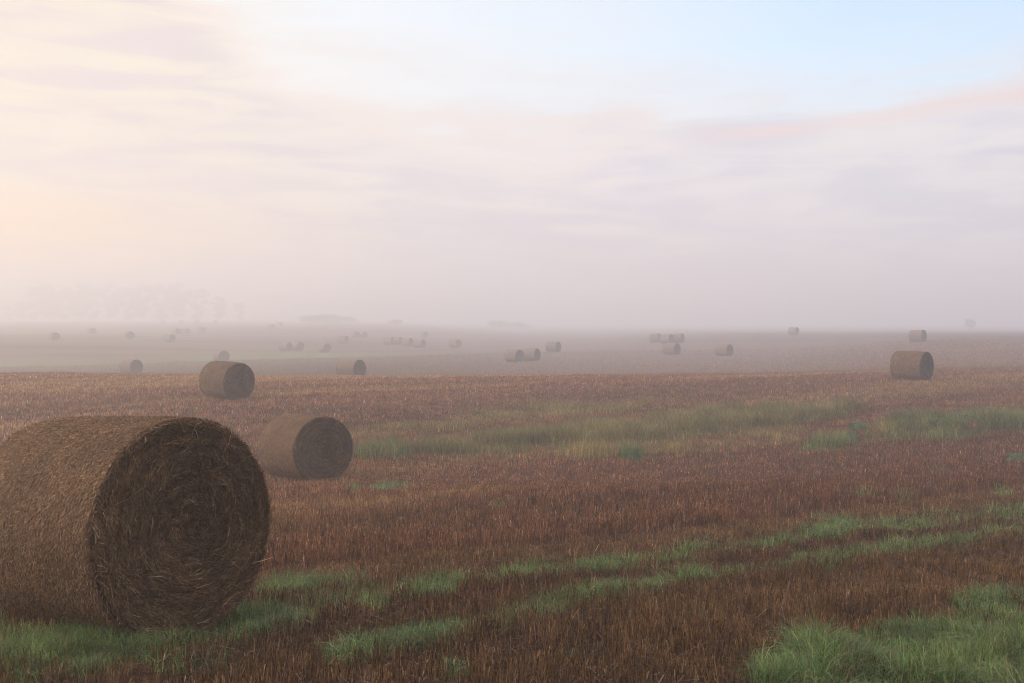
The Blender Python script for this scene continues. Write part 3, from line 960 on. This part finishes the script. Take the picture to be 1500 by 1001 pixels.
SHRUBS = [  # photo column, distance, width, height, label
    (458, 440, 13, 4.2, 'left one of the dark thicket bushes on the misty skyline'),
    (482, 450, 14, 4.8, 'middle and tallest of the thicket bushes on the misty skyline'),
    (505, 445, 12, 3.8, 'right one of the dark thicket bushes on the misty skyline'),
    (579, 420, 7, 3.0, 'low misty bush above the faint row of four bales'),
    (730, 470, 13, 4.4, 'left bush of the ghostly pair on the middle skyline'),
    (758, 480, 13, 3.8, 'right bush of the ghostly pair on the middle skyline'),
    (1421, 400, 5, 5, 'ghostly small bush on the skyline right of the misty bale'),
]
proto = None
for i, (px, D, w, h, lab) in enumerate(SHRUBS):
    if proto is None: s_ = proto = make_shrub(4.0, 3.0, 5, (0.07, 0.09, 0.05), (0.14, 0.16, 0.09), 0.16, 120)
    else: s_ = copy_tree(proto)
    x, y = at(px, D)
    s_.location = (x, y, float(terrain(np.array([x]), np.array([y]), False)[0]) - 0.1)
    s_.scale = (w / 4.6, w / 4.6, h / 2.8); s_.rotation_euler = (0, 0, i * 1.1)
    tag(s_, lab, 'bush', 'bushes on the misty skyline')

WEEDS = [  # photo column, row it stands at, width, height, label
    (1258, 631, 0.75, 0.42, 'dark round weed clump right of the hollow, beside khaki grass'),
    (1185, 602, 0.62, 0.40, 'small weed clump on the far edge of the grassy hollow'),
    (1247, 644, 0.60, 0.36, 'weed clump just below the dark round one in the hollow'),
    (925, 674, 0.55, 0.45, 'fresh green weed clump at the near edge of the hollow'),
    (1372, 624, 0.95, 0.35, 'broad blue green weed clump at right, between two others'),
    (1405, 618, 0.90, 0.38, 'blue green weed clump at right with another beside it'),
    (1428, 609, 0.85, 0.36, 'farther weed clump behind the blue green ones at right'),
    (1492, 680, 0.60, 0.35, 'bright weed clump at the right edge above the stubble'),
]


def row_to_ground(px, py):
    D = np.exp(np.linspace(math.log(4), math.log(52), 900))
    x = (px - 750) / F * D
    P = np.stack([x, D, terrain(x, D, False)], 1)
    q = project(P)[1]
    k = np.argmin(np.abs(q - py))
    return P[k]


proto = None
for i, (px, py, w, h, lab) in enumerate(WEEDS):
    if proto is None: s_ = proto = make_shrub(0.8, 0.42, 9, (0.11, 0.155, 0.06), (0.22, 0.28, 0.12), 0.028, 9000, 'weed_clump')
    else: s_ = copy_tree(proto)
    p = row_to_ground(px, py)
    s_.location = (p[0], p[1], p[2] - 0.02)
    s_.scale = (w / 0.9, w / 0.9, h / 0.4); s_.rotation_euler = (0, 0, i * 1.7)
    tag(s_, lab, 'weed clump', 'weed clumps in the hollow')

# ------------------------------------------------------------------ mist
HB, HT, HX = -8.2, 27.5, 3200.0
V = np.array([(sx * HX, sy * HX, z) for z in (HB, HT) for sy in (-1, 1) for sx in (-1, 1)], float)
Fq = np.array([(0, 2, 3, 1), (4, 5, 7, 6), (0, 1, 5, 4), (2, 6, 7, 3), (0, 4, 6, 2), (1, 3, 7, 5)])
mh = bpy.data.materials.new('mist'); mh.use_nodes = True
nt = mh.node_tree
nt.nodes.remove(nt.nodes['Principled BSDF'])
pv = nt.nodes.new('ShaderNodeVolumePrincipled')
pv.inputs['Density'].default_value = 0.0050
pv.inputs['Color'].default_value = (0.945, 0.95, 1.0, 1)
pv.inputs['Anisotropy'].default_value = 0.4
nt.links.new(pv.outputs[0], nt.nodes['Material Output'].inputs['Volume'])
hz = link_mesh('haze', V, [Fq], mh)
tag(hz, 'pale morning mist lying over the fields', 'mist', kind='stuff')

# ------------------------------------------------------------------ light
SUN_AZ, SUN_EL = -66.0, 13.0           # degrees from the view direction (minus: left), above the horizon
sun = bpy.data.lights.new('sun', 'SUN'); sun.energy = 0.95; sun.angle = R(14); sun.color = (1.0, 0.74, 0.48)
so = bpy.data.objects.new('sun', sun); col.objects.link(so)
so.rotation_euler = (R(90 - SUN_EL), 0, R(180 - SUN_AZ))
so.location = (-20, 5, 20)

w = bpy.data.worlds.new('World'); scene.world = w; w.use_nodes = True
nt = w.node_tree
bg = nt.nodes['Background']; bg.inputs['Strength'].default_value = 0.15
sky = N(nt, 'ShaderNodeTexSky'); sky.sky_type = 'NISHITA'; sky.sun_disc = False
sky.sun_elevation = R(SUN_EL); sky.sun_rotation = R(SUN_AZ)
sky.air_density = 1.0; sky.dust_density = 1.5; sky.ozone_density = 1.2
tc = N(nt, 'ShaderNodeTexCoord')
nrm = N(nt, 'ShaderNodeVectorMath', operation='NORMALIZE'); nt.links.new(tc.outputs['Generated'], nrm.inputs[0])
sx = N(nt, 'ShaderNodeSeparateXYZ'); nt.links.new(nrm.outputs[0], sx.inputs[0])
az = math_node(nt, 'MULTIPLY', math_node(nt, 'ARCTAN2', sx.outputs[0], sx.outputs[1]), 57.2958)
el = math_node(nt, 'MULTIPLY', math_node(nt, 'ARCSINE', sx.outputs[2]), 57.2958)


def stretched(sxy, sz, rot=0.0):
    mp = N(nt, 'ShaderNodeMapping'); mp.inputs['Scale'].default_value = (sxy, sxy, sz); mp.inputs['Rotation'].default_value = (0, R(rot), 0)
    nt.links.new(nrm.outputs[0], mp.inputs[0]); return mp.outputs[0]


def curve(v, lo, hi, pts):
    """a float curve over [lo, hi] from (x, y) pairs"""
    n = N(nt, 'ShaderNodeFloatCurve')
    t = math_node(nt, 'DIVIDE', math_node(nt, 'SUBTRACT', v, lo), hi - lo, clamp=True)
    nt.links.new(t, n.inputs['Value'])
    cm = n.mapping.curves[0]
    pts = [((x - lo) / (hi - lo), y) for x, y in pts]
    cm.points[0].location = pts[0]; cm.points[1].location = pts[-1]
    for p in pts[1:-1]: cm.points.new(*p)
    n.mapping.update()
    return n.outputs[0]


k = 2.36                                  # the background runs at strength 0.15, the camera at +1.5 EV
def C(r, g, b): return tuple(((v / 255) / 12.92 if v < 10 else (((v / 255) + 0.055) / 1.055) ** 2.4) * k for v in (r, g, b))


# the clear part of the sky
thin = noise_node(nt, stretched(2.2, 16.0, 6), 1.0, 4, 0.6, 0.3)
veil = math_node(nt, 'ADD', curve(az, -180, 180, [(-180, 0.4), (-60, 0.9), (-17, 0.9), (-6, 0.8), (4, 0.6), (14, 0.25), (27, 0.04), (60, 0.1), (180, 0.4)]),
                 math_node(nt, 'MULTIPLY', math_node(nt, 'SUBTRACT', thin, 0.5), 0.7), clamp=True)
base = mix_col(nt, veil, sky.outputs[0], C(249, 248, 245))
# upper edge of the cloud sheet in degrees, over azimuth
edge = math_node(nt, 'MULTIPLY', curve(az, -180, 180, [(-180, 0.5), (-60, 0.62), (-27, 0.52), (-17, 0.36), (-12, 0.29), (-6, 0.25), (0, 0.222), (8, 0.232), (20, 0.24), (27, 0.262), (60, 0.34), (180, 0.5)]), 50)
big = noise_node(nt, stretched(3.0, 12.0, 4), 1.0, 5, 0.6, 0.3)
fin = noise_node(nt, stretched(5.5, 42.0, 6), 1.0, 8, 0.62, 1.0)
eln = math_node(nt, 'ADD', el, math_node(nt, 'MULTIPLY', math_node(nt, 'SUBTRACT', big, 0.5), 6.0))
eln = math_node(nt, 'ADD', eln, math_node(nt, 'MULTIPLY', math_node(nt, 'SUBTRACT', fin, 0.5), 9.0))
dif = math_node(nt, 'SUBTRACT', edge, eln)
sheet = maprange(nt, dif, -4.2, 4.2)
# its colour: warm towards the sunrise, mauve away from it, streaked with lavender-grey
warm = maprange(nt, az, -30, 6, 1, 0)
lit = mix_col(nt, warm, C(253, 243, 242), C(255, 243, 214))
shade = mix_col(nt, warm, C(222, 217, 232), C(238, 221, 217))
cloud = mix_col(nt, maprange(nt, fin, 0.40, 0.60), shade, lit)
cloud = mix_col(nt, maprange(nt, big, 0.35, 0.6, 0.5, 0.0), cloud, shade)
cloud = mix_col(nt, maprange(nt, dif, 0.5, 6.5, 0.75, 0.0), cloud, lit)
rimc = math_node(nt, 'MULTIPLY', maprange(nt, dif, 0.2, 1.2), maprange(nt, dif, 1.6, 3.4, 1, 0))
cloud = mix_col(nt, math_node(nt, 'MULTIPLY', rimc, 0.7), cloud, C(255, 234, 222))
px_ = math_node(nt, 'POWER', math_node(nt, 'DIVIDE', math_node(nt, 'SUBTRACT', az, 13.2), 4.2), 2.0)
py_ = math_node(nt, 'POWER', math_node(nt, 'DIVIDE', math_node(nt, 'SUBTRACT', math_node(nt, 'ADD', el, math_node(nt, 'MULTIPLY', math_node(nt, 'SUBTRACT', fin, 0.5), 3.0)), 10.3), 0.85), 2.0)
lav = maprange(nt, math_node(nt, 'ADD', px_, py_), 0.0, 1.9, 0.5, 0.0)
# a thin pink streak climbing to the right
ln_ = math_node(nt, 'MULTIPLY_ADD', az, 0.075, 9.3)
sd_ = math_node(nt, 'SUBTRACT', math_node(nt, 'ADD', el, math_node(nt, 'MULTIPLY', math_node(nt, 'SUBTRACT', big, 0.5), 1.6)), ln_)
stk = math_node(nt, 'MULTIPLY', maprange(nt, math_node(nt, 'ABSOLUTE', sd_), 0.08, 0.6, 0.85, 0.0), math_node(nt, 'MULTIPLY', maprange(nt, az, 8, 15), maprange(nt, az, 34, 44, 1, 0)))
stk = math_node(nt, 'MULTIPLY', stk, maprange(nt, fin, 0.38, 0.55, 0.35, 1.0))
# glow low in the sky near the hidden sun
glow = math_node(nt, 'MULTIPLY', maprange(nt, az, -40, -4, 1, 0), maprange(nt, math_node(nt, 'ABSOLUTE', math_node(nt, 'SUBTRACT', el, 4.0)), 0.5, 4.0, 1, 0))
cloud = mix_col(nt, math_node(nt, 'MULTIPLY', glow, 0.95), cloud, tuple(1.3 * v for v in C(255, 204, 122)))
# the sheet burns bright round the hidden sun, out of frame to the left
ga = math_node(nt, 'MULTIPLY', maprange(nt, math_node(nt, 'ABSOLUTE', math_node(nt, 'SUBTRACT', az, SUN_AZ)), 0, 40, 1, 0), maprange(nt, el, 40, 8))
cloud = mix_col(nt, ga, cloud, C(255, 226, 190), 'ADD')
full = mix_col(nt, math_node(nt, 'MULTIPLY', sheet, 0.92), base, cloud)
full = mix_col(nt, lav, full, C(206, 208, 230))
full = mix_col(nt, stk, full, C(255, 226, 222))
# thin broken cloud added overhead, out of view, to brighten mist and ground
over = math_node(nt, 'MULTIPLY', maprange(nt, el, 22, 34), maprange(nt, big, 0.35, 0.55, 0.45, 0.95))
full = mix_col(nt, over, full, tuple(1.3 * v for v in C(247, 244, 251)))
nt.links.new(full, bg.inputs['Color'])

# ------------------------------------------------------------------ render settings
scene.view_settings.view_transform = 'Standard'
scene.view_settings.look = 'None'
scene.view_settings.exposure = 1.5
scene.view_settings.gamma = 1.0
scene.render.engine = 'CYCLES'
cy = scene.cycles
cy.max_bounces = 6; cy.diffuse_bounces = 3; cy.glossy_bounces = 2; cy.transmission_bounces = 2; cy.volume_bounces = 3; cy.transparent_max_bounces = 8
cy.caustics_reflective = cy.caustics_refractive = False
cy.use_denoising = True
cy.use_adaptive_sampling = False
cy.filter_width = 1.15
